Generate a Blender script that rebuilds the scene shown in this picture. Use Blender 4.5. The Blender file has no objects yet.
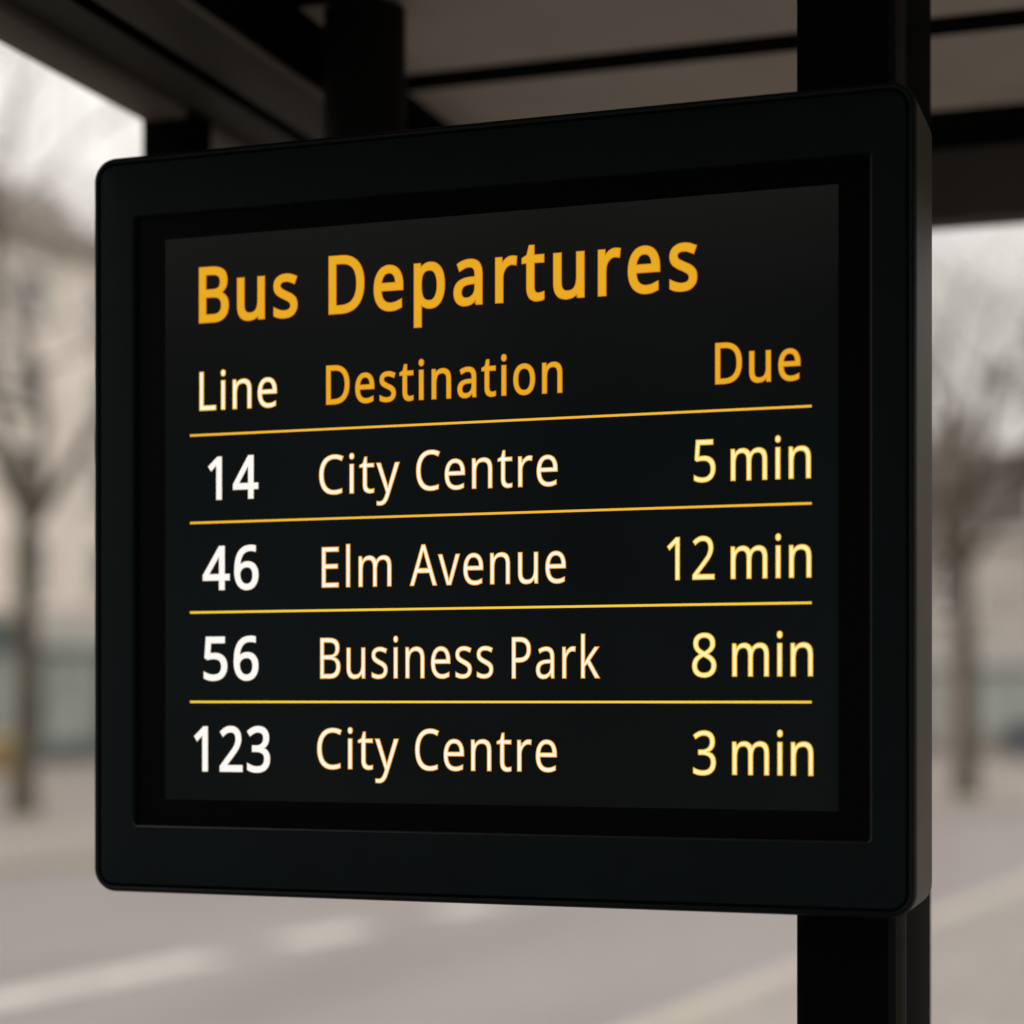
import bpy, bmesh, math, random
from math import sin, cos, pi, radians
from mathutils import Vector, Matrix

S = bpy.context.scene
COL = S.collection

# ------------------------------------------------------------------ helpers
def mat(name):
    m = bpy.data.materials.new(name); m.use_nodes = True
    nt = m.node_tree
    return m, nt, nt.nodes['Principled BSDF']

def surface(name, col, rough=0.6, spec=0.5, var=0.15, scale=8.0, bump=0.0, bscale=60.0, metallic=0.0, tint=None, coord='Object'):
    """plain surface with soft two-scale mottling and fine grain"""
    m, nt, b = mat(name)
    tc = nt.nodes.new('ShaderNodeTexCoord')
    n1 = nt.nodes.new('ShaderNodeTexNoise'); n1.inputs['Scale'].default_value = scale; n1.inputs['Detail'].default_value = 6
    nt.links.new(tc.outputs[coord], n1.inputs['Vector'])
    r = nt.nodes.new('ShaderNodeValToRGB')
    lo = [c*(1-var) for c in col]; hi = list(tint) if tint else [c*(1+var) for c in col]
    r.color_ramp.elements[0].position = .3; r.color_ramp.elements[1].position = .72
    r.color_ramp.elements[0].color = (*lo, 1); r.color_ramp.elements[1].color = (*hi, 1)
    nt.links.new(n1.outputs['Fac'], r.inputs['Fac'])
    nt.links.new(r.outputs['Color'], b.inputs['Base Color'])
    b.inputs['Roughness'].default_value = rough
    b.inputs['Specular IOR Level'].default_value = spec
    b.inputs['Metallic'].default_value = metallic
    if bump:
        n2 = nt.nodes.new('ShaderNodeTexNoise'); n2.inputs['Scale'].default_value = bscale; n2.inputs['Detail'].default_value = 3
        nt.links.new(tc.outputs[coord], n2.inputs['Vector'])
        bp = nt.nodes.new('ShaderNodeBump'); bp.inputs['Strength'].default_value = bump; bp.inputs['Distance'].default_value = .002
        nt.links.new(n2.outputs['Fac'], bp.inputs['Height']); nt.links.new(bp.outputs['Normal'], b.inputs['Normal'])
    return m

def glow(name, col, strength=1.0):
    m, nt, b = mat(name)
    b.inputs['Base Color'].default_value = (.004, .004, .004, 1)
    b.inputs['Specular IOR Level'].default_value = 0
    b.inputs['Emission Color'].default_value = (*col, 1)
    b.inputs['Emission Strength'].default_value = strength
    return m

def srgb(r, g, b):
    f = lambda v: (v/255/12.92 if v/255 <= .04045 else ((v/255+.055)/1.055)**2.4)
    return (f(r), f(g), f(b))

def obj(name, verts, faces, mats, parent=None, fmat=None, smooth=False):
    me = bpy.data.meshes.new(name); me.from_pydata([tuple(v) for v in verts], [], faces)
    if not isinstance(mats, (list, tuple)): mats = [mats]
    for m in mats: me.materials.append(m)
    if fmat: me.polygons.foreach_set('material_index', fmat)
    if smooth: me.polygons.foreach_set('use_smooth', [True]*len(me.polygons))
    me.update()
    o = bpy.data.objects.new(name, me); COL.objects.link(o)
    if parent: o.parent = parent
    return o

def fixnormals(o):
    bm = bmesh.new(); bm.from_mesh(o.data); bmesh.ops.recalc_face_normals(bm, faces=bm.faces); bm.to_mesh(o.data); bm.free()
    return o

def autosmooth(o, ang=35):
    bm = bmesh.new(); bm.from_mesh(o.data)
    bmesh.ops.recalc_face_normals(bm, faces=bm.faces)
    for f in bm.faces: f.smooth = True
    for e in bm.edges:
        if len(e.link_faces) == 2 and e.calc_face_angle(0) > radians(ang): e.smooth = False
    bm.to_mesh(o.data); bm.free()
    return o

def thing(name, label, cat, loc=(0, 0, 0), rz=0.0, group=None):
    o = bpy.data.objects.new(name, None); COL.objects.link(o)
    o.location = loc; o.rotation_euler = (0, 0, rz); o.empty_display_size = .2
    o['label'] = label; o['category'] = cat
    if group: o['group'] = group
    return o

def structure(o): o['kind'] = 'structure'; return o

class MB:
    """collects boxes / tubes into one mesh"""
    def __init__(s): s.v = []; s.f = []; s.m = []
    def box(s, x0, x1, y0, y1, z0, z1, mi=0):
        n = len(s.v)
        s.v += [(x0,y0,z0),(x1,y0,z0),(x1,y1,z0),(x0,y1,z0),(x0,y0,z1),(x1,y0,z1),(x1,y1,z1),(x0,y1,z1)]
        for q in ((0,3,2,1),(4,5,6,7),(0,1,5,4),(1,2,6,5),(2,3,7,6),(3,0,4,7)):
            s.f.append(tuple(n+i for i in q)); s.m.append(mi)
        return s
    def loft(s, loops, cap0=True, cap1=True, mi=0):
        n = len(s.v); k = len(loops[0])
        for lp in loops: s.v += list(lp)
        for a in range(len(loops)-1):
            for i in range(k):
                j = (i+1) % k
                s.f.append((n+a*k+i, n+a*k+j, n+(a+1)*k+j, n+(a+1)*k+i)); s.m.append(mi)
        if cap0: s.f.append(tuple(n+i for i in range(k))[::-1]); s.m.append(mi)
        if cap1: s.f.append(tuple(n+(len(loops)-1)*k+i for i in range(k))); s.m.append(mi)
        return s
    def frame(s, x0, x1, z0, z1, w, y0, y1, mi=0):
        """rectangular ring in the xz plane"""
        s.box(x0, x1, y0, y1, z1-w, z1, mi); s.box(x0, x1, y0, y1, z0, z0+w, mi)
        s.box(x0, x0+w, y0, y1, z0+w, z1-w, mi); s.box(x1-w, x1, y0, y1, z0+w, z1-w, mi)
        return s
    def build(s, name, mats, parent=None, smooth=None):
        o = obj(name, s.v, s.f, mats, parent, s.m)
        return autosmooth(o, smooth) if smooth else o

def rrect(x0, x1, z0, z1, r, n=8):
    """rounded rectangle, same vertex count whatever the radius"""
    out = []
    for cx, cz, a0 in ((x1-r, z1-r, 0), (x0+r, z1-r, 90), (x0+r, z0+r, 180), (x1-r, z0+r, 270)):
        for i in range(n+1):
            a = radians(a0+90*i/n); out.append((cx+r*cos(a), cz+r*sin(a)))
    return out

# ------------------------------------------------------------------ materials
M = {}
M['frame']   = surface('frame_black', (.0044, .0083, .0095), .5, .06, .10, 14, .25, 900)
M['rim']     = surface('rim_black', (.0026, .0046, .0052), .42, .1, .08, 14)
M['side']    = surface('housing_metal', (.046, .040, .034), .42, .10, .25, 9, .2, 500)
M['bezel']   = surface('bezel_black', (.0012, .0014, .0015), .35, .03, .05, 6)
M['post']    = surface('post_black', (.0030, .0038, .0037), .5, .003, .10, 10, .1, 300)
M['ceiling'] = surface('ceiling_panel_grey', (.285, .255, .22), .75, .2, .14, 2.2, .3, 60)
M['beam']    = surface('beam_brown_grey', (.088, .078, .066), .6, .08, .16, 4, .2, 90)
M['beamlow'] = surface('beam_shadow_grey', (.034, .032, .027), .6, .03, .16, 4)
M['corner']  = surface('post_corner_highlight_soft', (.008, .0078, .007), .4, .04, .1, 10)
M['corner2'] = surface('post_corner_highlight', (.027, .0235, .019), .4, .06, .2, 10)
M['hanger']  = surface('hanger_paint', (.0065, .006, .0053), .45, .06, .15, 8)
M['lip']     = surface('frame_lip_highlight', (.013, .0150, .0150), .38, .28, .1, 10)
M['beamdark']= surface('beam_black', (.0035, .0037, .0035), .6, .0, .1, 5)
M['endbeam'] = surface('end_beam_grey', (.062, .056, .049), .65, .05, .15, 4)
M['roof']    = surface('roof_sheet', (.05, .05, .05), .7, .3, .15, 3)
M['amber']   = glow('letter_amber', srgb(232, 170, 34))
M['amberrim']= glow('letter_amber_rim', srgb(205, 120, 18))
M['white']   = glow('letter_white', srgb(252, 250, 244))
M['cream']   = glow('letter_cream', srgb(255, 250, 230))
M['creamrim']= glow('letter_cream_rim', srgb(242, 168, 44))
M['whiterim']= glow('letter_white_rim', srgb(120, 92, 62))
M['yellow']  = glow('letter_yellow', srgb(255, 246, 180))
M['yellowrim']=glow('letter_yellow_rim', srgb(250, 192, 34))
M['rule']    = glow('divider_amber', srgb(246, 186, 52))
M['rule2']   = glow('divider_yellow', srgb(252, 206, 60))

def screen_mat():
    m, nt, b = mat('screen_backlight')
    tc = nt.nodes.new('ShaderNodeTexCoord')
    sep = nt.nodes.new('ShaderNodeSeparateXYZ'); nt.links.new(tc.outputs['Generated'], sep.inputs[0])
    r = nt.nodes.new('ShaderNodeValToRGB'); e = r.color_ramp.elements
    e[0].position = 0; e[0].color = (.0035, .0048, .0047, 1)
    e[1].position = 1; e[1].color = (.0082, .0085, .0075, 1)
    for p, c in ((.16, (.0032, .0045, .0046)), (.6, (.0026, .0040, .0042)), (.82, (.0042, .0050, .0047))):
        k = e.new(p); k.color = (*c, 1)
    nt.links.new(sep.outputs['Z'], r.inputs['Fac'])
    n = nt.nodes.new('ShaderNodeTexNoise'); n.inputs['Scale'].default_value = 2.2; nt.links.new(tc.outputs['Generated'], n.inputs['Vector'])
    mp = nt.nodes.new('ShaderNodeMapRange'); mp.inputs[1].default_value = .3; mp.inputs[2].default_value = .7; mp.inputs[3].default_value = .8; mp.inputs[4].default_value = 1.2
    nt.links.new(n.outputs['Fac'], mp.inputs[0])
    nt.links.new(r.outputs['Color'], b.inputs['Emission Color']); nt.links.new(mp.outputs[0], b.inputs['Emission Strength'])
    b.inputs['Base Color'].default_value = (.002, .002, .002, 1); b.inputs['Roughness'].default_value = .3
    b.inputs['Specular IOR Level'].default_value = .02
    return m
M['screen'] = screen_mat()

# ------------------------------------------------------------------ the departure display
XL, XR, ZB, ZT = -1.1835, -0.2585, 1.3825, 2.2150
YF = 2.0
disp = thing('departure_display', 'black electronic bus departure display with amber and white text on a dark post', 'display', (-.72, 2.07, 1.3863))
DO = Vector(disp.location)

def rel(v): return [(x-DO.x, y-DO.y, z-DO.z) for x, y, z in v]

def ring_loft(name, rings, m, parent, cap0=False, cap1=False, ang=30):
    """rings: (inset, y, radius)"""
    mb = MB(); loops = []
    for ins, y, r in rings:
        loops.append(rel([(x, y, z) for x, z in rrect(XL+ins, XR-ins, ZB+ins, ZT-ins, r)]))
    mb.loft(loops, cap0, cap1)
    return mb.build(name, m, parent, ang)

RC = .026
ring_loft('housing', [(.012, 2.131, RC-.010), (.0008, 2.131, RC-.0006), (0, 2.130, RC), (0, 2.0085, RC)], M['side'], disp, cap0=True)
ring_loft('rim', [(.0003, 2.0085, RC), (.0004, 2.0045, RC), (.0018, 2.0015, RC-.0015), (.0042, 2.0002, RC-.004), (.0068, 2.0012, RC-.0065), (.0085, 2.0042, RC-.008), (.0088, 2.008, RC-.0082)], M['rim'], disp)
# front plate with the screen opening
OX0, OX1, OZ0, OZ1 = -1.1307, -.304, 1.4592, 2.1452
def oring(ins, y, r): return rel([(x, y, z) for x, z in rrect(OX0+ins, OX1-ins, OZ0+ins, OZ1-ins, r)])
def pring(ins, y, r): return rel([(x, y, z) for x, z in rrect(XL+ins, XR-ins, ZB+ins, ZT-ins, r)])
mb = MB()
mb.loft([pring(.0094, 2.0078, RC-.009), pring(.0094, 2.0016, RC-.009), pring(.0104, 2.0004, RC-.010), pring(.0118, 2.0, RC-.0112),
         oring(-.0022, 2.0, .0056)], False, False)
mb.loft([oring(-.0022, 2.0, .0056), oring(-.0012, 2.0004, .005), oring(-.0004, 2.0014, .0044), oring(0, 2.003, .004)], False, False, 1)
mb.loft([oring(0, 2.003, .004), oring(.0002, 2.0076, .004)], False, False)
for i, f in enumerate(mb.f):        # lighter colour on the lower and right lip paints in the edge highlight
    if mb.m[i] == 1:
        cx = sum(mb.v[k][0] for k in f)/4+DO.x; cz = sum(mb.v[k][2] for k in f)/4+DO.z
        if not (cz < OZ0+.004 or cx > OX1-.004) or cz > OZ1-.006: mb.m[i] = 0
mb.build('front_frame', [M['frame'], M['lip']], disp, 30)
obj('glass_border', rel([(XL+.02, 2.0075, ZB+.02), (XR-.02, 2.0075, ZB+.02), (XR-.02, 2.0075, ZT-.02), (XL+.02, 2.0075, ZT-.02)]), [(0, 1, 2, 3)], M['bezel'], disp)
AX0, AX1, AZ0, AZ1 = -1.0946, -.3361, 1.4882, 2.1180
scr = obj('screen', rel([(AX0, 2.0066, AZ0), (AX1, 2.0066, AZ0), (AX1, 2.0066, AZ1), (AX0, 2.0066, AZ1)]), [(0, 1, 2, 3)], M['screen'], disp)

# ---- lettering: outlines of each character, units of 1/1000
GLYPH = {'1':[[285,0,216,0,216,400,216,439,217,470,219,499,196,477,169,455,108,405,71,452,226,573,285,573]],
'2':[[417,0,38,0,38,59,188,210,216,238,240,264,261,287,280,309,295,331,306,353,315,376,320,399,322,424,318,453,309,477,294,496,273,510,249,518,221,520,194,519,169,514,147,506,126,495,104,482,83,466,45,513,94,548,113,557,132,565,153,572,174,577,197,580,221,581,255,579,285,572,313,562,336,548,356,531,372,510,384,485,391,458,394,428,392,399,386,371,375,344,361,318,344,292,324,267,301,241,275,214,247,185,128,67,128,64,417,64]],
'3':[[395,439,394,414,389,392,381,372,370,355,356,339,340,326,321,316,300,307,277,302,277,298,319,290,353,276,379,255,398,229,409,198,413,163,410,131,403,101,390,74,371,50,348,30,318,14,283,2,241,-6,193,-8,164,-7,136,-5,110,-1,85,5,60,13,36,23,36,89,61,78,87,69,114,61,141,56,168,52,194,51,223,53,249,56,271,62,290,71,305,81,324,104,335,132,339,164,337,187,331,206,320,223,306,236,288,247,265,255,240,261,211,264,179,265,123,265,123,326,180,326,209,327,236,332,259,339,278,350,294,362,307,377,316,394,321,413,323,434,320,460,311,481,295,498,274,511,249,519,219,521,199,521,181,519,164,515,117,498,75,473,39,521,61,537,87,550,115,563,147,573,181,579,218,581,252,579,283,574,309,566,332,555,352,540,367,524,380,505,388,485,394,462]],
'4':[[443,130,359,130,359,0,291,0,291,130,17,130,17,190,286,576,359,576,359,193,443,193],[291,374,291,412,293,444,294,474,295,500,292,500,276,468,257,438,86,193,291,193]],
'5':[[221,351,258,349,292,342,322,331,349,316,371,297,389,274,402,247,410,217,413,183,410,145,402,111,387,81,368,54,343,32,314,15,280,2,242,-5,199,-8,170,-7,142,-4,116,0,91,6,70,14,51,23,51,90,71,79,95,70,121,62,148,57,174,53,200,52,227,54,252,58,274,65,293,76,310,89,323,106,333,126,339,149,341,176,337,210,325,239,306,262,291,273,272,281,251,287,226,291,197,292,146,288,128,285,112,283,99,280,64,302,86,573,373,573,373,508,146,508,132,342,142,344,155,346,169,348]],
'6':[[44,245,51,342,57,374,64,404,75,433,87,461,103,486,121,510,143,530,168,548,196,562,228,572,265,578,306,581,344,579,377,573,377,513,344,520,308,523,273,521,242,515,216,504,193,491,173,474,158,454,145,431,134,407,127,380,121,352,117,322,115,291,119,291,150,326,163,335,178,343,194,350,213,355,233,357,255,358,287,356,316,349,342,338,365,322,384,303,400,279,412,251,419,220,421,184,419,147,411,112,399,82,382,55,361,33,336,15,307,2,275,-5,239,-8,212,-6,187,-1,163,7,140,19,119,35,101,54,84,76,70,103,59,133,51,166,46,204],[238,51,270,55,297,66,320,84,337,109,348,143,351,184,348,218,339,247,324,271,302,289,274,300,241,303,217,301,195,296,175,287,157,276,143,263,131,248,122,232,117,215,115,198,123,146,129,129,137,114,146,99,158,85,170,74,185,64,201,57,219,53]],
'8':[[229,581,261,579,291,574,318,565,341,553,362,538,378,519,390,497,398,472,400,443,399,421,394,401,385,383,374,367,361,352,346,338,291,303,355,265,373,250,389,234,401,216,411,196,417,173,419,148,416,118,408,90,395,65,378,44,356,26,330,11,300,1,267,-6,231,-8,192,-6,157,0,126,10,100,24,78,42,61,63,49,87,42,115,39,146,41,171,47,194,56,214,68,232,82,249,99,264,158,299,107,336,93,350,81,366,71,383,64,401,59,422,58,444,60,472,68,497,80,518,97,537,117,552,141,565,168,573,197,579],[108,145,112,119,121,96,138,76,161,60,192,51,229,48,265,51,295,60,319,76,336,96,346,120,350,148,348,166,343,182,335,197,324,211,310,223,293,235,274,246,253,256,229,265,217,270,194,260,174,249,157,237,142,225,130,212,121,197,114,182,110,164],[228,524,200,521,176,514,155,502,139,486,130,466,127,441,128,422,133,406,141,391,151,379,164,367,179,357,232,330,282,357,296,367,307,379,317,392,325,406,329,423,330,441,327,466,318,486,302,502,282,514,257,521]],
'A':[[437,0,368,177,141,177,73,0,0,0,224,575,289,575,512,0],[282,415,280,420,278,428,274,438,263,473,260,484,257,493,255,500,247,468,238,438,230,415,165,241,346,241]],
'B':[[241,573,282,571,319,568,351,561,380,552,404,541,424,526,439,508,450,486,457,460,459,431,457,409,453,389,446,371,437,354,424,340,409,328,392,317,372,309,350,304,350,300,373,295,395,288,415,279,433,267,448,253,461,236,470,215,476,191,478,163,475,130,467,100,454,74,436,52,413,33,385,19,354,8,318,2,279,0,78,0,78,573],[256,329,283,330,307,333,328,337,344,344,357,352,372,371,381,394,384,423,380,451,369,474,351,490,324,502,289,509,245,511,150,511,150,329],[150,269,150,61,265,61,294,62,319,66,340,72,358,80,371,91,388,112,398,138,401,168,399,188,395,205,388,221,377,235,362,247,344,256,321,263,293,267,260,269]],
'C':[[323,517,294,516,266,510,241,502,217,490,196,474,178,456,162,434,149,410,139,383,131,353,127,321,125,286,128,241,135,200,147,164,164,132,186,105,213,83,244,68,281,58,322,55,394,62,460,78,460,15,393,-2,369,-6,342,-7,312,-8,257,-4,208,8,166,28,130,56,101,90,78,131,62,178,52,230,49,287,51,329,57,369,67,406,81,440,99,471,120,499,145,523,174,543,206,559,242,571,281,578,324,581,353,580,381,577,409,572,435,565,460,557,482,547,453,486,394,508,372,513,348,516]],
'D':[[536,292,533,231,521,177,501,131,474,91,439,58,399,33,351,15,297,4,237,0,78,0,78,573,254,573,309,569,359,558,404,540,443,516,476,484,502,446,521,401,533,350],[460,289,457,337,449,379,435,415,416,444,391,469,361,487,327,500,287,508,244,511,150,511,150,62,228,62,272,64,311,71,346,82,377,98,402,119,423,144,439,174,451,208,458,246]],
'E':[[398,0,78,0,78,573,398,573,398,509,150,509,150,330,383,330,383,268,150,268,150,63,398,63]],
'L':[[78,0,78,573,150,573,150,64,400,64,400,0]],
'P':[[229,573,272,571,309,566,342,557,370,544,393,528,411,509,426,487,436,463,442,435,444,404,443,381,439,358,433,336,423,316,411,296,395,278,375,262,351,249,324,238,292,230,256,225,216,223,150,223,150,0,78,0,78,573],[223,511,150,511,150,285,208,285,242,286,272,290,298,296,320,306,338,318,352,334,362,352,368,375,370,401,366,435,354,462,334,484,319,493,300,501,277,506,252,510]],
'a':[[231,437,261,436,287,432,311,425,331,415,347,403,361,387,371,368,379,346,383,321,385,293,385,0,334,0,320,61,317,61,279,22,265,13,250,5,234,-1,216,-5,195,-7,172,-8,148,-7,124,-2,103,6,84,16,68,30,55,48,45,68,39,92,37,119,39,144,45,166,55,186,69,203,87,219,110,231,137,241,168,249,203,254,243,257,316,259,316,285,313,317,306,342,293,359,275,371,253,378,227,380,205,379,183,376,163,370,106,347,84,400,104,410,126,419,151,426,177,432,204,436],[252,208,222,206,196,202,173,197,155,190,141,182,124,165,113,144,110,119,112,97,120,79,132,66,148,56,167,51,188,49,223,52,253,62,279,79,292,92,302,108,309,127,314,148,315,172,315,210]],
'e':[[234,438,269,435,301,427,329,414,354,396,374,373,390,346,402,315,409,281,411,244,411,201,117,201,119,173,124,148,131,126,141,107,154,90,181,69,215,56,254,52,280,53,305,56,327,60,392,82,392,20,327,-1,304,-5,279,-7,251,-8,212,-5,176,3,143,17,114,36,90,61,70,91,56,126,47,167,44,212,47,257,55,297,68,333,86,364,108,390,134,411,164,426,198,435],[233,380,202,377,175,366,154,348,137,323,125,293,119,257,338,257,336,281,333,302,326,322,318,338,306,353,292,364,276,373,256,378]],
'i':[[139,430,139,0,68,0,68,430],[104,591,115,590,124,586,133,580,140,572,144,560,145,546,144,532,140,521,133,512,124,506,115,502,104,501,93,502,83,506,75,512,68,521,64,532,63,546,64,560,68,572,75,580,83,586,93,590]],
'k':[[138,291,138,282,137,270,137,257,135,221,138,221,152,240,172,264,189,285,326,430,409,430,235,246,421,0,336,0,187,200,138,158,138,0,68,0,68,609,138,609]],
'l':[[139,0,68,0,68,609,139,609]],
'm':[[540,438,567,436,592,432,614,424,633,414,649,401,662,384,672,363,679,339,683,311,685,280,685,0,615,0,615,277,613,308,606,333,594,353,577,367,555,376,528,379,504,377,483,373,465,366,450,355,438,342,423,315,414,280,411,237,411,0,342,0,342,277,341,298,337,317,332,333,325,347,315,359,303,367,289,374,272,377,253,379,227,377,204,370,185,360,170,347,158,329,150,308,144,283,140,255,139,223,139,0,68,0,68,430,125,430,136,371,140,371,149,385,160,398,173,409,186,418,201,425,217,431,266,438,298,436,325,430,349,420,369,406,386,388,398,366,402,366,418,388,438,406,461,420,486,430,512,436]],
'n':[[275,438,304,436,331,432,354,424,374,414,391,401,405,384,416,363,424,339,429,311,431,280,431,0,361,0,361,275,358,307,351,333,338,353,319,367,295,376,265,379,238,377,215,372,195,364,179,353,166,338,151,308,142,269,139,223,139,0,68,0,68,430,125,430,136,371,140,371,150,385,162,398,175,409,190,418,206,425,222,431]],
'o':[[442,216,440,181,436,150,428,121,417,95,404,71,388,51,369,33,348,18,324,7,299,-1,271,-6,241,-8,214,-6,188,-1,163,7,140,18,119,33,100,51,84,71,70,95,59,121,51,150,46,181,44,216,47,261,55,301,68,336,87,367,110,392,137,412,169,426,204,435,244,438,281,435,316,426,347,412,374,392,398,367,417,336,431,301,439,261],[117,216,119,184,123,154,130,128,141,105,155,86,172,71,192,59,216,53,243,51,270,53,294,59,314,71,331,86,345,105,356,128,363,154,367,184,369,216,367,248,363,277,355,303,345,325,331,344,314,359,294,370,270,376,242,379,217,377,195,372,176,363,160,351,147,335,130,303,120,263]],
'p':[[273,438,303,436,331,429,357,418,380,402,401,383,418,358,432,329,441,296,447,258,449,216,447,170,439,129,427,93,410,62,390,37,365,17,337,3,306,-5,272,-8,251,-7,231,-4,213,1,197,7,182,15,170,24,139,55,134,55,137,20,139,-16,139,-192,68,-192,68,430,126,430,136,371,139,371,170,405,182,414,197,422,213,429,231,434,251,437],[260,379,233,377,210,371,190,362,174,349,161,333,152,313,145,289,141,261,139,229,139,216,140,182,144,152,150,126,159,103,172,85,188,70,208,59,233,53,261,51,286,53,308,60,326,72,341,88,354,108,364,131,371,157,375,186,376,217,373,262,363,302,348,334,335,350,320,363,302,371,282,377]],
'r':[[269,438,295,437,319,433,310,368,287,372,264,374,248,373,232,369,217,363,202,355,189,346,176,334,166,321,156,305,149,289,143,270,140,251,139,229,139,0,68,0,68,430,126,430,134,351,137,351,170,395,183,407,198,418,214,426,231,433,249,437]],
's':[[348,119,346,92,339,69,327,49,311,32,292,18,268,6,241,-2,210,-6,176,-8,148,-7,122,-5,99,-1,78,5,59,11,42,19,42,83,60,75,81,67,104,60,128,54,153,50,178,49,211,51,236,57,256,66,269,79,277,94,280,112,279,123,276,132,271,141,264,150,253,158,239,167,222,176,200,185,174,196,148,206,124,217,103,228,84,239,69,252,57,266,48,283,43,302,41,324,43,345,48,364,57,380,69,395,85,408,118,425,157,435,202,438,228,437,252,434,275,430,339,409,315,353,258,372,238,377,218,379,197,380,171,379,149,374,131,366,118,356,111,343,108,328,109,317,113,307,119,298,127,290,139,282,154,274,172,266,193,256,219,246,245,236,268,226,289,215,306,203,321,191,333,176,341,159,346,140]],
't':[[212,50,245,53,272,59,272,5,263,1,253,-2,240,-4,200,-8,178,-7,157,-3,138,4,120,13,104,27,91,44,82,66,76,93,74,125,74,375,13,375,13,409,75,437,103,528,144,528,144,430,269,430,269,375,144,375,144,127,146,103,153,83,163,69,177,58,193,52]],
'u':[[427,430,427,0,370,0,359,57,356,57,346,43,334,31,321,20,306,11,290,4,273,-1,220,-8,187,-6,159,-1,134,8,112,21,95,38,81,59,71,85,65,114,63,148,63,430,135,430,135,153,137,122,145,96,158,76,176,62,200,53,230,51,260,53,285,59,306,69,323,82,336,100,345,121,352,146,356,175,357,206,357,430]],
'v':[[163,0,0,430,75,430,167,176,180,137,193,96,201,63,204,63,214,96,227,138,241,176,332,430,407,430,244,0]],
'y':[[1,430,76,430,169,185,184,144,196,105,205,68,209,68,212,83,217,100,224,121,245,186,333,430,409,430,224,-59,213,-85,201,-108,188,-130,173,-148,157,-164,138,-176,117,-185,94,-191,67,-192,34,-190,9,-186,9,-130,30,-133,56,-135,72,-134,86,-131,99,-126,110,-118,121,-110,130,-99,152,-59,174,-2]]}
ADV = {'1': 459, '2': 459, '3': 459, '4': 459, '5': 459, '6': 459, '8': 459, 'A': 512, 'B': 521, 'C': 507, 'D': 585, 'E': 446, 'L': 420, 'P': 485, 'a': 450, 'e': 452, 'i': 207, 'k': 428, 'l': 207, 'm': 750, 'n': 496, 'o': 485, 'p': 493, 'r': 331, 's': 384, 't': 289, 'u': 496, 'v': 407, 'y': 409}
CAP = 573.0

def offset_loop(pts, d, step=.0022):
    fine = []
    for i in range(len(pts)):
        p, q = pts[i], pts[(i+1) % len(pts)]
        k = max(1, int(math.hypot(q[0]-p[0], q[1]-p[1])/step))
        fine += [(p[0]+(q[0]-p[0])*j/k, p[1]+(q[1]-p[1])*j/k) for j in range(k)]
    pts = fine
    n = len(pts); out = []
    for i in range(n):
        p = Vector(pts[i]); a = p-Vector(pts[i-1]); b = Vector(pts[(i+1) % n])-p
        if a.length < 1e-9: a = b
        if b.length < 1e-9: b = a
        a.normalize(); b.normalize()
        na = Vector((-a.y, a.x)); nb = Vector((-b.y, b.x))
        mv = na+nb; L = mv.length_squared
        inner = (a.x*b.y-a.y*b.x)*d > 0
        mv = mv*(2/L) if L > (.08 if inner else .7) else na
        if not inner and mv.length > 1.9: mv = mv*(1.9/mv.length)
        out.append((p.x+mv.x*d, p.y+mv.y*d))
    # drop points the offset pushed through a neighbouring edge
    lim = (abs(d)*.93)**2
    if lim < 1e-10: return out
    keep = []
    for x, y in out:
        good = True
        for i in range(n):
            ax, ay = pts[i-1]; bx, by = pts[i]; ex, ey = bx-ax, by-ay
            L = ex*ex+ey*ey
            t = 0 if L < 1e-14 else max(0, min(1, ((x-ax)*ex+(y-ay)*ey)/L))
            dx, dy = x-ax-ex*t, y-ay-ey*t
            if dx*dx+dy*dy < lim: good = False; break
        if good: keep.append((x, y))
    return keep if len(keep) > 2 else out

def fill(loops):
    cu = bpy.data.curves.new('outline', 'CURVE'); cu.dimensions = '2D'; cu.fill_mode = 'BOTH'
    for lp in loops:
        s = cu.splines.new('POLY'); s.points.add(len(lp)-1)
        for p, q in zip(s.points, lp): p.co = (q[0], q[1], 0, 1)
        s.use_cyclic_u = True
    o = bpy.data.objects.new('outline', cu); COL.objects.link(o)
    dg = bpy.context.evaluated_depsgraph_get(); dg.update()
    me = bpy.data.meshes.new_from_object(o.evaluated_get(dg))
    v = [tuple(x.co) for x in me.vertices]; f = [tuple(p.vertices) for p in me.polygons]
    bpy.data.objects.remove(o); bpy.data.curves.remove(cu); bpy.data.meshes.remove(me)
    return v, f

SIGN = 1.0
def word_loops(text, x0, x1, z, h, bold, nar=.95):
    """bold: growth of the outline in metres; returns loops in panel metres"""
    sz = (h-2*bold)/CAP
    def lay(track):
        pen = 0; raw = []
        for ch in text:
            for lp in GLYPH[ch]: raw.append([(lp[i]+pen, lp[i+1]) for i in range(0, len(lp), 2)])
            pen += ADV[ch]+track
        xs = [p[0] for l in raw for p in l]
        return raw, min(xs), max(xs)
    raw, a, b = lay(0)
    if len(text) > 1: raw, a, b = lay((b-a)*(1/nar-1)/(len(text)-1))
    sx = (x1-x0-2*bold)/(b-a)
    return [[(x0+bold+(px-a)*sx, z+bold+py*sz) for px, py in l] for l in raw]

def lettering(name, words, core, rim, bold, rimw, nar=.95, y=2.0060):
    V, F, FM = [], [], []
    for text, x0, x1, z, h in words:
        base = word_loops(text, x0, x1, z, h, bold, nar)
        for layer, (d, yy) in enumerate(((bold, y), (bold-rimw, y-.0003))):
            loops = [offset_loop(l, d*SIGN) for l in base]
            v, f = fill(loops); n = len(V)
            V += [(p[0]-DO.x, yy-DO.y, p[1]-DO.z) for p in v]
            F += [tuple(n+i for i in q) for q in f]; FM += [1-layer]*len(f)
    return obj(name, V, F, [core, rim], scr, FM)

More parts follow.
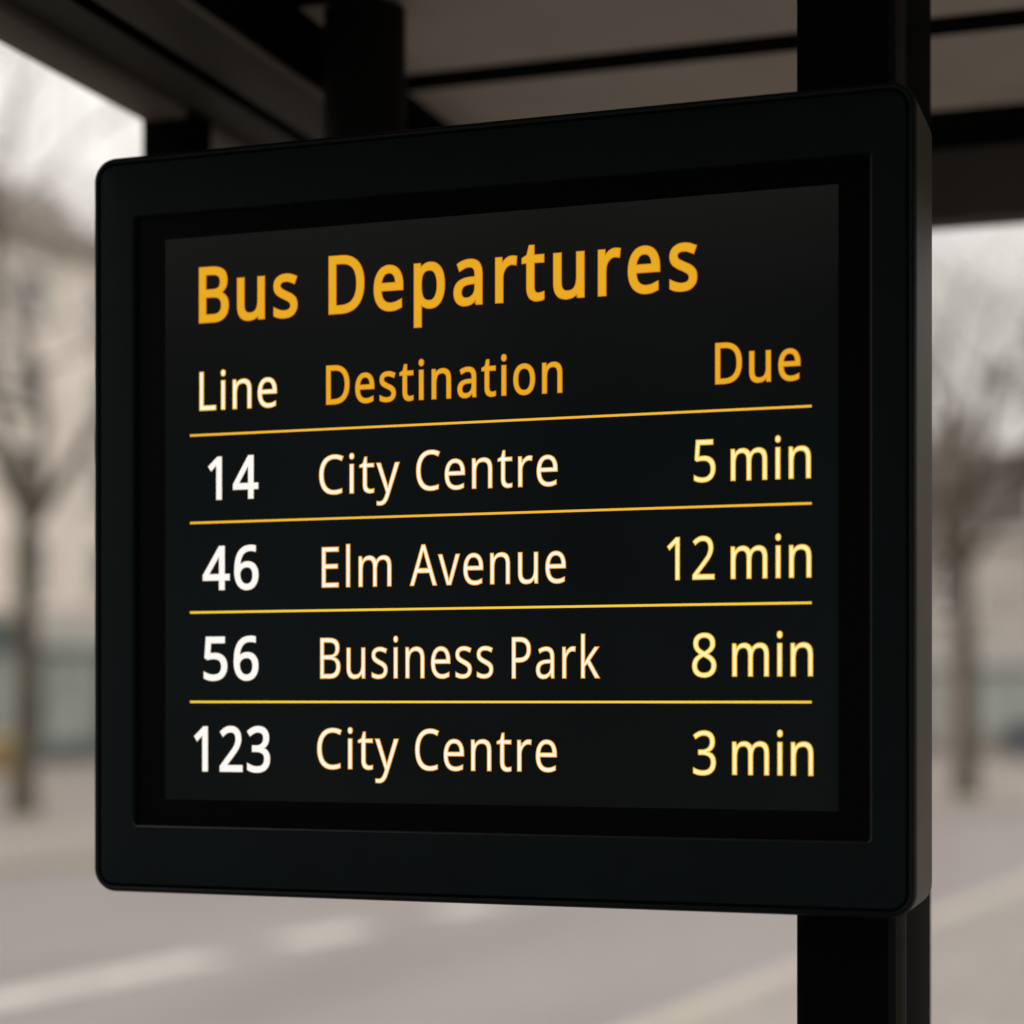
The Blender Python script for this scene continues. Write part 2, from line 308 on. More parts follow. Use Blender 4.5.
for wd in (('Bus', -1.0523, -.9308, 2.0210, .0632), ('Departures', -.8941, -.4808, 2.0210, .0645)):
    lettering('heading_word', [wd], M['amber'], M['amberrim'], .0018, .0009, .93 if wd[0] == 'Bus' else .87)
lettering('column_heading', [('Line', -1.0515, -.9559, 1.9233, .0437)], M['cream'], M['yellowrim'], .0006, .0011)
lettering('column_heading', [('Destination', -.8970, -.6260, 1.9226, .0433)], M['amber'], M['amberrim'], .0009, .0008, .90)
lettering('column_heading', [('Due', -.4625, -.3742, 1.9229, .0428)], M['amber'], M['amberrim'], .0008, .0007)
rows = [('14', -1.0407, -.9781, 1.8227, .0491, [('City', -.9053, -.8101, 1.8247, .0432), ('Centre', -.7912, -.6312, 1.8251, .0434)], [('5', -.4848, -.4618, 1.8236, .0437), ('min', -.4462, -.3637, 1.8236, .0434)]),
        ('46', -1.0476, -.9779, 1.7220, .0500, [('Elm', -.9022, -.8196, 1.7228, .0446), ('Avenue', -.7985, -.6222, 1.7228, .0446)], [('12', -.5131, -.4628, 1.7234, .0446), ('min', -.4462, -.3632, 1.7234, .0442)]),
        ('56', -1.0465, -.9779, 1.6214, .0498, [('Business', -.9041, -.7029, 1.6232, .0450), ('Park', -.6825, -.5850, 1.6225, .0443)], [('8', -.4866, -.4609, 1.6234, .0452), ('min', -.4447, -.3616, 1.6238, .0450)]),
        ('123', -1.0582, -.9637, 1.5196, .0515, [('City', -.9077, -.8112, 1.5244, .0448), ('Centre', -.7924, -.6321, 1.5242, .0447)], [('3', -.4856, -.4614, 1.5230, .0454), ('min', -.4447, -.3612, 1.5234, .0452)])]
for num, a, b, z, h, dest, due in rows:
    lettering('line_number', [(num, a, b, z, h)], M['white'], M['whiterim'], .0016, .0006)
    for wd in dest: lettering('destination_word', [wd], M['cream'], M['creamrim'], .0004, .0010)
    for nm, wd in zip(('due_number', 'due_unit'), due): lettering(nm, [wd], M['yellow'], M['yellowrim'], .0005, .0011, .97)
for z, mm in ((1.8963, 'rule'), (1.7983, 'rule'), (1.6980, 'rule2'), (1.5979, 'rule2')):
    w = .00125
    obj('divider_line', rel([(-1.0632, 2.006, z-w), (-.3630, 2.006, z-w), (-.3630, 2.006, z+w), (-1.0632, 2.006, z+w)]), [(0, 1, 2, 3)], M[mm], scr)
# hidden fixings on the back: bracket to the post
mb = MB(); mb.box(-.40-DO.x, -.30-DO.x, 2.1315-DO.y, 2.1345-DO.y, 1.6-DO.z, 2.0-DO.z)
mb.build('mounting_plate', M['post'], disp)

# ------------------------------------------------------------------ bus shelter
sh = thing('bus_shelter', 'dark bus shelter with brown-grey ceiling panels and black posts, sheltering the departure display', 'bus shelter', (0, 0, 0))
Y0, Y1 = -1.6, 3.68
ZC = 2.6
def column(name, x0, x1, y0, y1, z0, z1, r, m, parent=sh):
    lp = rrect(x0, x1, y0, y1, r, 8)
    mb = MB(); mb.loft([[(x, y, z0) for x, y in lp], [(x, y, z1) for x, y in lp]])
    o = mb.build(name, m, parent, 40)
    return o
def main_post():
    lp = rrect(-.4055, -.2885, 2.1345, 2.386, .02, 8)
    mb = MB(); mb.loft([[(x, y, 0) for x, y in lp], [(x, y, 2.63) for x, y in lp]])
    # lighter colours on the rounded front right corner paint in its highlight
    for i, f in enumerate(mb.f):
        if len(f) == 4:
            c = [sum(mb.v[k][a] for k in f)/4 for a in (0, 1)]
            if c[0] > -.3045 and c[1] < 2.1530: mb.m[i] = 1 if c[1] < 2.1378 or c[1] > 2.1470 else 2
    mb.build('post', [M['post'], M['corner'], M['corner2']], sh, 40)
main_post()
for (x, y) in ((1.86, 3.5), (1.86, -1.4), (-.35, -1.45)):
    column('post', x-.055, x+.055, y-.055, y+.055, 0.0, 2.63, .02, M['post'])
# hangers and the rail they carry behind the display
column('hanger', -1.551, -1.470, 2.765, 2.85, 1.72, 2.53, .006, M['beamdark'])
column('hanger', -1.189, -1.068, 2.62, 2.70, 1.72, 2.592, .0395, M['hanger'])
mb = MB(); mb.box(-1.469, -1.13, 2.78, 2.83, 1.76, 1.84); mb.box(-1.16, -1.10, 2.701, 2.779, 1.76, 1.84); mb.box(-1.16, -1.10, 2.135, 2.619, 1.76, 1.84)
mb.build('bracket_arm', M['beamdark'], sh)
# ceiling panels with open joints between them
for a, b in ((Y0, -.037), (.037, 1.463), (1.537, 2.9745), (3.0475, 3.444)):
    mb = MB(); mb.box(-1.222, 1.92, a, b, ZC, ZC+.018)
    mb.build('ceiling_panel', M['ceiling'], sh)
for y in (0, 1.5, 3.011):
    mb = MB(); mb.box(-1.222, 1.92, y-.036, y+.036, ZC-.004, ZC+.02); mb.build('joint_strip', M['beamdark'], sh)
mb = MB(); mb.box(-1.53, 1.985, Y0+.01, 3.75, 2.645, 2.735); mb.build('roof_deck', M['beamdark'], sh)
mb = MB(); mb.box(-1.227, -1.072, 1.0, 2.619, ZC-.006, ZC-.001); mb.build('ceiling_dark_strip', M['beamdark'], sh)  # black sheet standing in for the shade on the ceiling beside the beam
mb = MB(); mb.box(-1.222, 1.92, 3.445, 3.679, ZC-.004, ZC+.02); mb.build('ceiling_dark_strip', M['beamdark'], sh)
mb = MB(); mb.box(-1.222, 1.92, 3.68, 3.755, 2.468, 2.64); mb.build('end_beam', M['endbeam'], sh)
# long edge beam: stepped profile drawn in x,z and run along the shelter
def beam(sgn, x_at, name):
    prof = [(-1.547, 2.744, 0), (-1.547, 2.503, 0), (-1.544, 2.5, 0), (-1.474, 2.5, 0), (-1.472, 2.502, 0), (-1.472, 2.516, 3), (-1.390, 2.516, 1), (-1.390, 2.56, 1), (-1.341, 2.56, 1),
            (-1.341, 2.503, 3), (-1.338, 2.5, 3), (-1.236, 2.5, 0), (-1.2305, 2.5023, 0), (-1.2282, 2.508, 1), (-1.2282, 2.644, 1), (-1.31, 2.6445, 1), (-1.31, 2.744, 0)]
    n = len(prof); V = []; F = []; fm = []
    for y in (Y0-.02, 3.757):
        V += [(x_at+sgn*(p[0]+1.547), y, p[1]) for p in prof]
    for i in range(n):
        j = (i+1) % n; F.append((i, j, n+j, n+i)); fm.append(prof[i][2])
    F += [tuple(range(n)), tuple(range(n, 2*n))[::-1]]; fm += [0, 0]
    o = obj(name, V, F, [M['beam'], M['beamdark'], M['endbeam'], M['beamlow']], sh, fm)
    return autosmooth(o, 50)
beam(1, -1.547, 'edge_beam'); beam(-1, 2.002+.24, 'edge_beam')

# ------------------------------------------------------------------ street frame: p to the right of the street axis, q along it
RZ = radians(-7.52)
PX = Vector((cos(RZ), sin(RZ), 0)); QY = Vector((-sin(RZ), cos(RZ), 0))
def W(p, q, z=0.0): v = PX*p+QY*q; return (v.x, v.y, z)

def ground_mat(name, c1, c2, scale, rough, fine=40, joints=0.0, spec=.3):
    m, nt, b = mat(name)
    tc = nt.nodes.new('ShaderNodeTexCoord')
    n1 = nt.nodes.new('ShaderNodeTexNoise'); n1.inputs['Scale'].default_value = scale; n1.inputs['Detail'].default_value = 8; n1.inputs['Roughness'].default_value = .6
    mpn = nt.nodes.new('ShaderNodeMapping'); mpn.inputs['Scale'].default_value = (1.0, .16, 1.0)
    nt.links.new(tc.outputs['Object'], mpn.inputs[0]); nt.links.new(mpn.outputs[0], n1.inputs['Vector'])
    n2 = nt.nodes.new('ShaderNodeTexNoise'); n2.inputs['Scale'].default_value = fine; n2.inputs['Detail'].default_value = 4
    nt.links.new(tc.outputs['Object'], n2.inputs['Vector'])
    r = nt.nodes.new('ShaderNodeValToRGB'); r.color_ramp.elements[0].position = .32; r.color_ramp.elements[1].position = .7
    r.color_ramp.elements[0].color = (*c1, 1); r.color_ramp.elements[1].color = (*c2, 1)
    nt.links.new(n1.outputs['Fac'], r.inputs['Fac'])
    mx = nt.nodes.new('ShaderNodeMix'); mx.data_type = 'RGBA'; mx.blend_type = 'MULTIPLY'; mx.inputs[0].default_value = .5
    g = nt.nodes.new('ShaderNodeMapRange'); g.inputs[1].default_value = .3; g.inputs[2].default_value = .7; g.inputs[3].default_value = .75; g.inputs[4].default_value = 1.2
    nt.links.new(n2.outputs['Fac'], g.inputs[0])
    nt.links.new(r.outputs['Color'], mx.inputs[6]); nt.links.new(g.outputs[0], mx.inputs[7])
    out = mx.outputs[2]
    if joints:
        br = nt.nodes.new('ShaderNodeTexBrick'); br.inputs['Scale'].default_value = 1.0
        br.inputs['Brick Width'].default_value = joints; br.inputs['Row Height'].default_value = joints*.6; br.inputs['Mortar Size'].default_value = .008
        br.inputs['Color1'].default_value = (1, 1, 1, 1); br.inputs['Color2'].default_value = (.86, .86, .86, 1); br.inputs['Mortar'].default_value = (.55, .55, .55, 1)
        nt.links.new(tc.outputs['Object'], br.inputs['Vector'])
        m2 = nt.nodes.new('ShaderNodeMix'); m2.data_type = 'RGBA'; m2.blend_type = 'MULTIPLY'; m2.inputs[0].default_value = 1
        nt.links.new(out, m2.inputs[6]); nt.links.new(br.outputs['Color'], m2.inputs[7]); out = m2.outputs[2]
    nt.links.new(out, b.inputs['Base Color'])
    b.inputs['Roughness'].default_value = rough; b.inputs['Specular IOR Level'].default_value = spec
    bp = nt.nodes.new('ShaderNodeBump'); bp.inputs['Strength'].default_value = .3; bp.inputs['Distance'].default_value = .006
    nt.links.new(n2.outputs['Fac'], bp.inputs['Height']); nt.links.new(bp.outputs['Normal'], b.inputs['Normal'])
    return m
M['road']  = ground_mat('road_asphalt', (.172, .155, .152), (.228, .206, .200), .8, .6, 30)
M['pave']  = ground_mat('pavement_slabs', (.215, .196, .18), (.275, .252, .232), .5, .7, 18, .6)
M['plaza'] = ground_mat('plaza_paving', (.22, .192, .172), (.285, .253, .228), .35, .75, 14, .5)
M['kerb']  = surface('kerb_stone', (.33, .30, .25), .7, .3, .15, 3, .3, 40)
M['line']  = surface('road_paint', (.42, .395, .365), .6, .3, .2, 5)
M['ground']= ground_mat('ground_far', (.15, .13, .11), (.20, .18, .155), .1, .8, 5)

def poly(name, pts, z0, z1, m):
    """flat slab with the given outline in p,q"""
    n = len(pts); V = [W(p, q, z1) for p, q in pts]; F = [tuple(range(n))]
    if z0 is not None:
        V += [W(p, q, z0) for p, q in pts]
        for i in range(n): j = (i+1) % n; F.append((i, n+i, n+j, j))
    return structure(fixnormals(obj(name, V, F, m)))
ZR = -.12
poly('ground', [(-900, -900), (900, -900), (900, 900), (-900, 900)], None, ZR-.03, M['ground'])
poly('road', [(-13.1, -60), (-3.8, -60), (-3.8, 22), (70, 22), (70, 30.5), (-13.1, 30.5)], None, ZR, M['road'])
K = .16
poly('pavement', [(-3.8+K, -60), (70, -60), (70, 22-K), (-3.8+K, 22-K)], ZR-.02, 0.0, M['pave'])
poly('kerb', [(-3.8, -60), (-3.8+K-.002, -60), (-3.8+K-.002, 22-K+.002), (70, 22-K+.002), (70, 22), (-3.8, 22)], ZR-.02, .004, M['kerb'])
poly('plaza', [(-13.1-K, -60), (-13.1-K, 30.5+K), (70, 30.5+K), (70, 120), (-90, 120), (-90, -60)], ZR-.02, 0.0, M['plaza'])
poly('kerb', [(-13.1, -60), (-13.1, 30.5), (70, 30.5), (70, 30.5+K-.002), (-13.1-K+.002, 30.5+K-.002), (-13.1-K+.002, -60)], ZR-.02, .004, M['kerb'])
# painted markings
def marking(p0, p1, q0, q1): poly('road_marking', [(p0, q0), (p1, q0), (p1, q1), (p0, q1)], None, ZR+.004, M['line'])
for q0, q1 in ((2.2, 4.0), (5.3, 7.1), (8.2, 11.1), (11.95, 13.0), (14.2, 15.3), (16.7, 18.2), (19.2, 20.7)):
    marking(-7.90, -7.50, q0, q1)
marking(-4.12, -3.98, -40, 21.5)

# ------------------------------------------------------------------ buildings
M['wall1'] = surface('render_beige', (.72, .655, .59), .85, .2, .22, .35, .3, 8)
M['wall2'] = surface('render_pale', (.56, .525, .485), .85, .2, .22, .35, .3, 8)
M['wall4'] = surface('render_grey_beige', (.40, .365, .33), .85, .2, .22, .5, .3, 8)
M['shopbrown'] = surface('shop_brown', (.20, .18, .155), .5, .4, .15, 2)
M['wall3'] = surface('stone_buff', (.48, .43, .38), .85, .2, .22, .35, .3, 8)
M['trim']  = surface('stone_trim', (.48, .44, .39), .8, .2, .1, 1)
M['slate'] = surface('roof_slate', (.10, .092, .085), .7, .3, .2, 1.5, .4, 12)
M['tile']  = surface('roof_tile', (.16, .13, .11), .75, .3, .2, 1.5, .4, 12)
M['teal']  = surface('shop_teal', (.085, .11, .105), .45, .4, .1, 2)
M['shopdark'] = surface('shop_grey', (.06, .062, .06), .45, .4, .1, 2)
M['fascia']= surface('shop_fascia_pale', (.40, .41, .38), .5, .4, .08, 2)
M['sash']  = surface('window_paint', (.55, .53, .49), .5, .4, .05, 3)
def pane_mat(name, c, rough):
    m, nt, b = mat(name)
    tc = nt.nodes.new('ShaderNodeTexCoord'); n = nt.nodes.new('ShaderNodeTexNoise'); n.inputs['Scale'].default_value = .9
    nt.links.new(tc.outputs['Object'], n.inputs['Vector'])
    r = nt.nodes.new('ShaderNodeValToRGB'); r.color_ramp.elements[0].color = (*[v*.5 for v in c], 1); r.color_ramp.elements[1].color = (*[v*1.4 for v in c], 1)
    nt.links.new(n.outputs['Fac'], r.inputs['Fac']); nt.links.new(r.outputs['Color'], b.inputs['Base Color'])
    b.inputs['Roughness'].default_value = rough; b.inputs['Specular IOR Level'].default_value = .8
    return m
M['pane']  = pane_mat('window_glass', (.12, .115, .105), .08)
M['shoppane'] = pane_mat('shop_glass', (.30, .33, .31), .1)

def building(label, p, q, rz, w, dep, eave, wall, roofkind, storeys, bays, shop='teal', ridge=3.0, groundh=3.4):
    t = thing('building', label, 'building', W(p, q), RZ+rz)
    mb = MB(); mb.box(0, w, 0, dep, -.1, eave)
    mb.build('wall', wall, t)
    # cornice and string course
    mb = MB(); mb.box(-.12, w+.12, -.22, dep+.1, eave, eave+.28); mb.build('cornice', M['trim'], t)
    mb = MB(); mb.box(.02, w-.02, -.08, -.001, groundh+.35, groundh+.55); mb.build('string_course', M['trim'], t)
    e = eave+.28
    if roofkind == 'gable':
        V = [(-.3, -.4, e), (w+.3, -.4, e), (w+.3, dep+.3, e), (-.3, dep+.3, e), (-.3, dep/2, e+ridge), (w+.3, dep/2, e+ridge)]
        F = [(0, 1, 5, 4), (2, 3, 4, 5), (0, 4, 3), (1, 2, 5), (0, 3, 2, 1)]
    else:
        a = .9
        V = [(-.05, -.1, e), (w+.05, -.1, e), (w+.05, dep, e), (-.05, dep, e), (a, a, e+ridge), (w-a, a, e+ridge), (w-a, dep-a, e+ridge), (a, dep-a, e+ridge)]
        F = [(0, 1, 5, 4), (1, 2, 6, 5), (2, 3, 7, 6), (3, 0, 4, 7), (4, 5, 6, 7), (0, 3, 2, 1)]
    roof = obj('roof', V, F, M['slate'] if roofkind != 'gable' else M['tile'], t)
    for cx in (w*.18, w*.8):
        mb = MB(); mb.box(cx-.5, cx+.5, dep*.5-.4, dep*.5+.4, e+ridge*.5, e+ridge+1.3); mb.box(cx-.6, cx+.6, dep*.5-.5, dep*.5+.5, e+ridge+1.301, e+ridge+1.45)
        for s in (-.25, .25): mb.box(cx+s-.12, cx+s+.12, dep*.5-.12, dep*.5+.12, e+ridge+1.451, e+ridge+1.8)
        mb.build('chimney', wall, roof)
    sh_ = (eave-groundh-.7)/storeys
    bw = w/bays
    for s in range(storeys):
        for b in range(bays):
            cx = bw*(b+.5); z0 = groundh+.75+s*sh_+.35; z1 = z0+min(1.9, sh_-.95); hw = min(.62, bw*.3)
            mb = MB(); mb.frame(cx-hw, cx+hw, z0, z1, .1, -.07, .0005); mb.box(cx-hw+.1, cx+hw-.1, -.055, .0003, (z0+z1)/2-.04, (z0+z1)/2+.04)
            mb.box(cx-hw-.12, cx+hw+.12, -.16, .0007, z0-.14, z0-.002)
            f = mb.build('window', M['sash'], t)
            mb = MB(); mb.box(cx-hw+.1, cx+hw-.1, -.02, .001, z0+.1, z1-.1); mb.build('pane', M['pane'], f)
    if roofkind == 'mansard':
        for b in range(bays):
            cx = bw*(b+.5)
            mb = MB(); mb.frame(cx-.55, cx+.55, e+.35, e+1.75, .12, -.02, .9); mb.box(cx-.7, cx+.7, -.1, .95, e+1.752, e+1.9)
            f = mb.build('dormer', M['sash'], roof)
    # shopfront across the ground floor
    sm = {'teal': M['teal'], 'grey': M['shopdark'], 'brown': M['shopbrown']}[shop]
    n = max(2, int(w/4.2)); sw = w/n
    for k in range(n):
        x0 = k*sw+.25; x1 = (k+1)*sw-.25
        mb = MB(); mb.frame(x0, x1, .0, groundh-.45, .16, -.14, -.001); mb.box(x0+.16, x1-.16, -.12, -.001, .16, .55)
        m_ = x0+(x1-x0)*.64; mb.box(m_-.06, m_+.06, -.13, -.001, .55, groundh-.61)
        f = mb.build('shopfront', sm, t)
        mb = MB(); mb.box(x0-.1, x1+.1, -.22, -.001, groundh-.448, groundh+.2); mb.build('fascia_board', M['fascia'] if (k+n) % 3 else sm, f)
        mb = MB(); mb.box(x0+.16, m_-.06, -.05, -.002, .55, groundh-.61); mb.build('pane', M['shoppane'], f)
        mb = MB(); mb.box(m_+.06, x1-.16, -.06, -.002, .552, groundh-.61); mb.build('door', sm if k % 2 else M['shoppane'], f)
    return t
R90 = pi/2
building('beige building with a tiled roof nearest along the left side of the square', -33, 8, R90, 18, 11, 11.0, M['wall3'], 'gable', 3, 6, 'grey', 3.2)
building('tall beige building with teal shopfronts, behind the bare tree left of the display', -33, 26.02, R90, 18, 11, 13.0, M['wall1'], 'gable', 4, 6, 'teal', 3.4)
building('pale rendered building in the left corner of the square, beyond the teal shopfronts', -33, 44.04, R90, 16, 11, 11.6, M['wall2'], 'gable', 3, 5, 'grey', 3.0)
building('buff stone building at the far end of the square, left of the low slate-roofed one', -31, 60.5, 0, 12.5, 10, 9.8, M['wall3'], 'mansard', 3, 4, 'teal', 2.4)
building('low beige building with a dark slate roof, behind the bare tree right of the display', -18.48, 58, 0, 17, 10, 6.2, M['wall4'], 'mansard', 1, 6, 'brown', 2.5, 3.0)
building('pale building at the far right end of the square beside the low slate-roofed one', -1.46, 58.5, 0, 16, 10, 9.6, M['wall2'], 'mansard', 2, 5, 'grey', 2.4)
building('buff gabled building farthest right across the side street', 14.56, 58, 0, 18, 10, 10.4, M['wall3'], 'gable', 3, 6, 'teal', 3.2)

# ------------------------------------------------------------------ bare winter trees
M['bark'] = surface('bark_brown', (.08, .068, .05), .9, .15, .3, 3, .6, 20)
M['twig'] = surface('twig_brown', (.19, .168, .142), .9, .1, .2, 3)
def tree(label, p, q, h, seed, fork=None, r0=.17, group='bare trees on the square', spread=1.0, thin=0):
    rnd = random.Random(seed)
    t = thing('tree', label, 'tree', W(p, q), RZ, group)
    T = MB(); Cw = MB()
    fork = fork or h*.38
    def tube(mb, pts, rads, n):
        loops = []
        for i, pnt in enumerate(pts):
            d = (pts[min(i+1, len(pts)-1)]-pts[max(i-1, 0)]).normalized()
            a = d.orthogonal().normalized(); b = d.cross(a)
            loops.append([tuple(pnt+(a*cos(2*pi*k/n)+b*sin(2*pi*k/n))*rads[i]) for k in range(n)])
        mb.loft(loops, False, True)
    def grow(p0, d, L, r, lev):
        segs = 5 if lev < 2 else 3
        pts = [p0]; rads = [r]; cur = p0.copy(); dd = d.copy()
        for i in range(segs):
            dd = (dd+Vector((rnd.gauss(0, .13), rnd.gauss(0, .13), rnd.gauss(.05, .10)))).normalized()
            cur = cur+dd*(L/segs); pts.append(cur.copy()); rads.append(r*(1-.52*(i+1)/segs))
        tube(T if lev < 3 else Cw, pts, rads, (10, 8, 6, 4, 3, 3)[lev])
        if lev >= 5: return
        kids = (5, 5, 5, 4, 4)[lev]-(thin if lev > 1 else 0)
        for k in range(kids):
            f = .35+.65*(k+rnd.random()*.6)/kids
            f = min(f, .98); i = min(int(f*segs), segs-1); pp = pts[i].lerp(pts[i+1], f*segs-i)
            az = rnd.uniform(0, 2*pi); tilt = rnd.uniform(.45, .95)*spread
            ax = dd.orthogonal().normalized(); ax = Matrix.Rotation(az, 3, dd) @ ax
            nd = (Matrix.Rotation(tilt, 3, ax) @ dd).normalized(); nd.z += .12; nd.normalize()
            grow(pp, nd, L*rnd.uniform(.55, .78), rads[i]*rnd.uniform(.5, .68), lev+1)
    # trunk with a root flare
    zs = (-.05, .12, .4, fork*.5, fork*.85, fork); rr = (r0*1.7, r0*1.28, r0*1.08, r0*.95, r0*.88, r0*.8)
    pts = [Vector((rnd.gauss(0, .02)*z, rnd.gauss(0, .02)*z, z)) for z in zs]
    tube(T, pts, rr, 12)
    top = pts[-1]; n = 4
    for k in range(n):
        az = 2*pi*k/n+rnd.uniform(-.4, .4); tl = rnd.uniform(.35, .62)*spread
        grow(top-Vector((0, 0, rnd.uniform(0, .5))), Vector((sin(tl)*cos(az), sin(tl)*sin(az), cos(tl))), (h-fork)*.52, r0*.62, 0 if False else 1)
    T.build('trunk', M['bark'], t, 60); Cw.build('crown', M['twig'], t)
    return t
tree('bare tree with a forked trunk in front of the teal shopfronts, left of the display', -18.4, 21.9, 14.0, 3, 4.3, .17, spread=1.15)
tree('bare tree in front of the low slate-roofed building, right of the display', -7.9, 32.9, 11.0, 8, 3.8, .18, spread=1.2, thin=1)
tree('bare tree behind the display, beyond the left tree along the road', -18.6, 31.5, 11.5, 12)
tree('bare tree at the back of the square near the pale corner building', -20.0, 43.0, 11.0, 15)
tree('slender bare tree far back, just left of the tree right of the display', -12.6, 46.0, 9.2, 21, 3.4, .14)
tree('bare tree standing farthest right along the side street', 3.2, 34.0, 10.5, 27)
tree('bare tree nearest the camera on the left side of the road', -19.6, 11.0, 11.5, 33)

# ------------------------------------------------------------------ parked car and grit bin
M['carpaint'] = surface('car_blue', (.035, .045, .065), .3, .5, .06, 2)
M['carglass'] = pane_mat('car_glass', (.03, .032, .035), .06)
M['rubber'] = surface('tyre_rubber', (.02, .02, .02), .8, .3, .1, 8)
M['alloy'] = surface('wheel_alloy', (.35, .35, .36), .35, .5, .05, 8, metallic=.7)
M['lampw'] = surface('lamp_clear', (.6, .6, .58), .2, .6, .05, 8)
M['lampr'] = surface('lamp_red', (.25, .02, .015), .25, .6, .05, 8)
def car(label, p, q, rz):
    t = thing('parked_car', label, 'car', W(p, q), RZ+rz)
    # side outline (x along the car, z up), lofted across the width with tumblehome
    prof = [(-2.08, .32), (-2.12, .62), (-2.0, .92), (-1.55, .98), (-.75, 1.05), (-.05, 1.47), (.55, 1.52), (1.25, 1.46), (1.85, 1.08), (2.08, .95), (2.14, .6), (2.08, .32)]
    loops = []
    for y, k in ((-.87, .0), (-.9, .25), (-.78, 1.0), (.78, 1.0), (.9, .25), (.87, .0)):
        lp = []
        for x, z in prof:
            zz = z if z < 1.0 or k == 1.0 else .98+(z-.98)*k
            lp.append((x*(.985 if k == 0 else 1), y, max(zz, .3)))
        loops.append(lp)
    mb = MB(); mb.loft(loops); mb.build('body', M['carpaint'], t, 40)
    for sy in (-1, 1):
        mb = MB()
        a = [(-.62, 1.06), (-.02, 1.40), (.55, 1.45), (.55, 1.04)]; b = [(.63, 1.04), (.63, 1.45), (1.2, 1.40), (1.66, 1.06)]
        for wdw in (a, b):
            yy = lambda z: sy*(.91-.13*(z-1.0)/.5)
            n = len(mb.v); mb.v += [(x, yy(z), z) for x, z in wdw]; mb.f.append(tuple(range(n, n+4))); mb.m.append(0)
        mb.build('side_window', M['carglass'], t)
        for x in (-1.32, 1.36):
            ty = MB(); rings = [(.31, .66), (.325, .70), (.325, .86), (.30, .885), (.2, .885)]
            ty.loft([[(x+r*cos(2*pi*i/20), sy*y, .325+r*sin(2*pi*i/20)) for i in range(20)] for r, y in rings])
            wh = thing_part = ty.build('wheel', M['rubber'], t, 40)
            rm = MB(); rm.loft([[(x+r*cos(2*pi*i/20), sy*y, .325+r*sin(2*pi*i/20)) for i in range(20)] for r, y in ((.205, .886), (.19, .9), (.06, .89))])
            rm.build('rim', M['alloy'], wh, 40)
        mb = MB(); mb.box(-2.11, -1.93, sy*.66-.17, sy*.66+.17, .66, .8); mb.build('headlight', M['lampw'], t)
        mb = MB(); mb.box(2.0, 2.13, sy*.7-.14, sy*.7+.14, .74, .94); mb.build('tail_light', M['lampr'], t)
    V = [(-.74, -.7, 1.07), (-.74, .7, 1.07), (-.09, .64, 1.463), (-.09, -.64, 1.463)]
    mb = MB(); mb.v = [(x-.02, y, z+.012) for x, y, z in V]; mb.f = [(0, 1, 2, 3)]; mb.m = [0]; mb.build('windscreen', M['carglass'], t)
    V = [(1.3, -.64, 1.45), (1.3, .64, 1.45), (1.82, .7, 1.12), (1.82, -.7, 1.12)]
    mb = MB(); mb.v = [(x+.02, y, z+.012) for x, y, z in V]; mb.f = [(0, 1, 2, 3)]; mb.m = [0]; mb.build('rear_window', M['carglass'], t)
    return t
car('dark blue parked car in front of the low slate-roofed building', -9.4, 52.6, 0)
M['grit'] = surface('bin_ochre', (.30, .22, .09), .55, .3, .15, 3)
gb = thing('grit_bin', 'ochre yellow grit bin on the paving left of the forked tree', 'bin', W(-29.4, 34.6), RZ+R90)
mb = MB(); mb.loft([[(x, y, z) for x, y in rrect(-.5+i, .5-i, -.35+i, .35-i, .08)] for z, i in ((0, .06), (.06, .05), (.62, 0))])
mb.build('tub', M['grit'], gb, 40)
mb = MB(); mb.loft([[(x, y, z) for x, y in rrect(-.54+i, .54-i, -.39+i, .39-i, .09)] for z, i in ((.621, .0), (.70, .0), (.80, .10), (.84, .2))])
mb.build('lid', M['grit'], gb, 40)

# ------------------------------------------------------------------ daylight
SUN_EL, SUN_AZ = radians(48), radians(150)     # azimuth from +Y towards +X
w = bpy.data.worlds.new('World'); S.world = w; w.use_nodes = True
nt = w.node_tree; bg = nt.nodes['Background']
sky = nt.nodes.new('ShaderNodeTexSky'); sky.sky_type = 'NISHITA'; sky.sun_disc = False
sky.sun_elevation = SUN_EL; sky.sun_rotation = SUN_AZ; sky.air_density = 1; sky.dust_density = 4; sky.ozone_density = 1
hs = nt.nodes.new('ShaderNodeHueSaturation'); hs.inputs['Saturation'].default_value = .10; hs.inputs['Value'].default_value = SKY_V = 1.0
nt.links.new(sky.outputs[0], hs.inputs['Color'])
tc = nt.nodes.new('ShaderNodeTexCoord'); sp = nt.nodes.new('ShaderNodeSeparateXYZ'); nt.links.new(tc.outputs['Generated'], sp.inputs[0])
grad = nt.nodes.new('ShaderNodeMapRange'); grad.inputs[1].default_value = 0; grad.inputs[2].default_value = 1; grad.inputs[3].default_value = 5.25; grad.inputs[4].default_value = 19.0
nt.links.new(sp.outputs['Z'], grad.inputs[0])
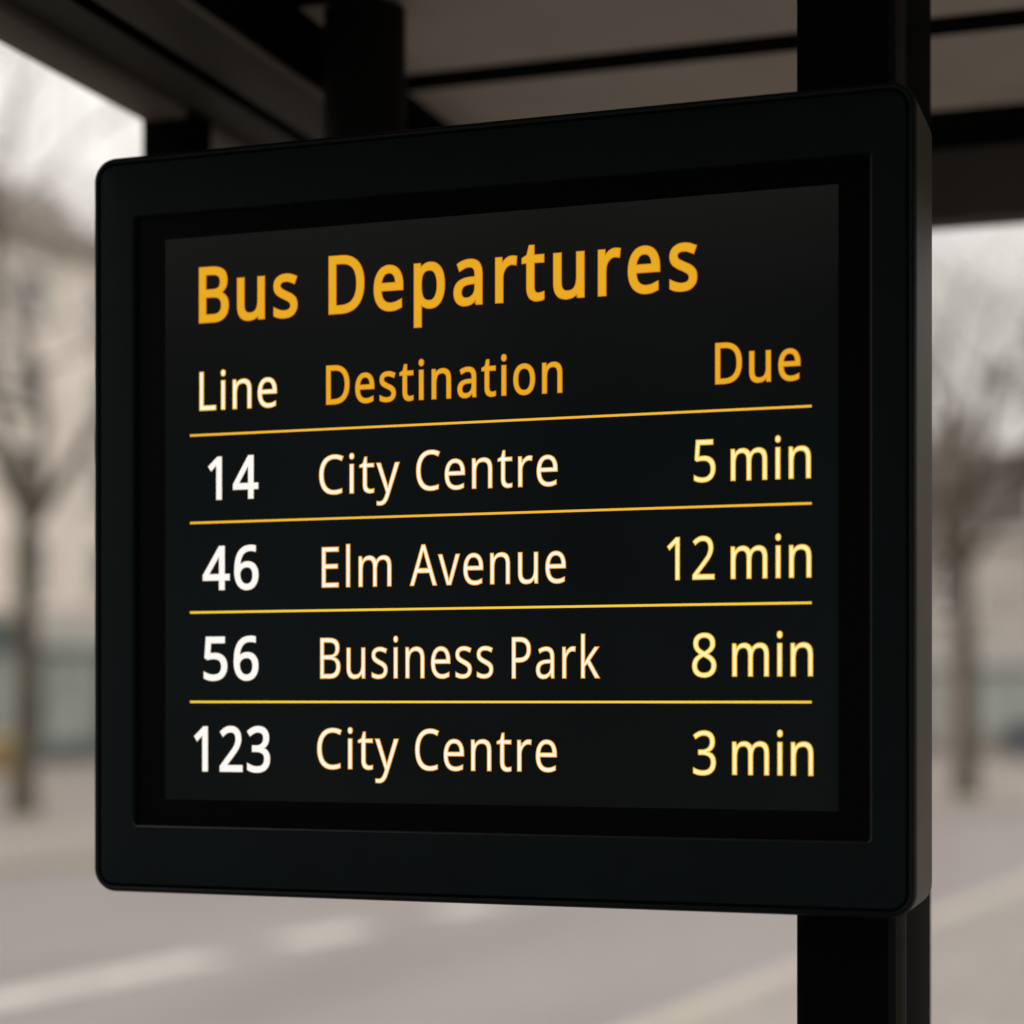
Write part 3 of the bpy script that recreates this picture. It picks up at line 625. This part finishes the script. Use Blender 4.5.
cl = nt.nodes.new('ShaderNodeTexNoise'); cl.inputs['Scale'].default_value = 17; cl.inputs['Detail'].default_value = 5; nt.links.new(tc.outputs['Generated'], cl.inputs['Vector'])
cr = nt.nodes.new('ShaderNodeMapRange'); cr.inputs[1].default_value = .3; cr.inputs[2].default_value = .7; cr.inputs[3].default_value = .78; cr.inputs[4].default_value = 1.14
nt.links.new(cl.outputs['Fac'], cr.inputs[0])
mu = nt.nodes.new('ShaderNodeMath'); mu.operation = 'MULTIPLY'; nt.links.new(grad.outputs[0], mu.inputs[0]); nt.links.new(cr.outputs[0], mu.inputs[1])
vm = nt.nodes.new('ShaderNodeVectorMath'); vm.operation = 'SCALE'; vm.inputs[0].default_value = (1.0, .948, .897); nt.links.new(mu.outputs[0], vm.inputs['Scale'])
mx = nt.nodes.new('ShaderNodeMix'); mx.data_type = 'RGBA'; mx.inputs[0].default_value = .85
nt.links.new(hs.outputs[0], mx.inputs[6]); nt.links.new(vm.outputs[0], mx.inputs[7])
nt.links.new(mx.outputs[2], bg.inputs['Color']); bg.inputs['Strength'].default_value = .12

sun = bpy.data.lights.new('sun', 'SUN'); sun.energy = 1.0; sun.angle = radians(14); sun.color = (1.0, .97, .93)
so = bpy.data.objects.new('sun', sun); COL.objects.link(so)
sd = Vector((sin(SUN_AZ)*cos(SUN_EL), cos(SUN_AZ)*cos(SUN_EL), sin(SUN_EL)))
so.rotation_euler = (-sd).to_track_quat('-Z', 'Y').to_euler(); so.location = sd*30

# ------------------------------------------------------------------ camera
cam = bpy.data.cameras.new('camera'); co = bpy.data.objects.new('camera', cam); COL.objects.link(co)
cam.sensor_width = 36; cam.lens = 2000/1024*36; cam.shift_y = 188/1024
co.location = (0, 0, 1.6); co.rotation_euler = (pi/2, 0, math.atan(.34))
cam.clip_start = .05; cam.clip_end = 3000
cam.dof.use_dof = True; cam.dof.focus_distance = 2.115; cam.dof.aperture_fstop = 1.8
S.camera = co
S.view_settings.view_transform = 'Standard'; S.view_settings.look = 'None'; S.view_settings.exposure = 0; S.view_settings.gamma = 1
S.render.resolution_x = S.render.resolution_y = 1024
S.cycles.max_bounces = 8
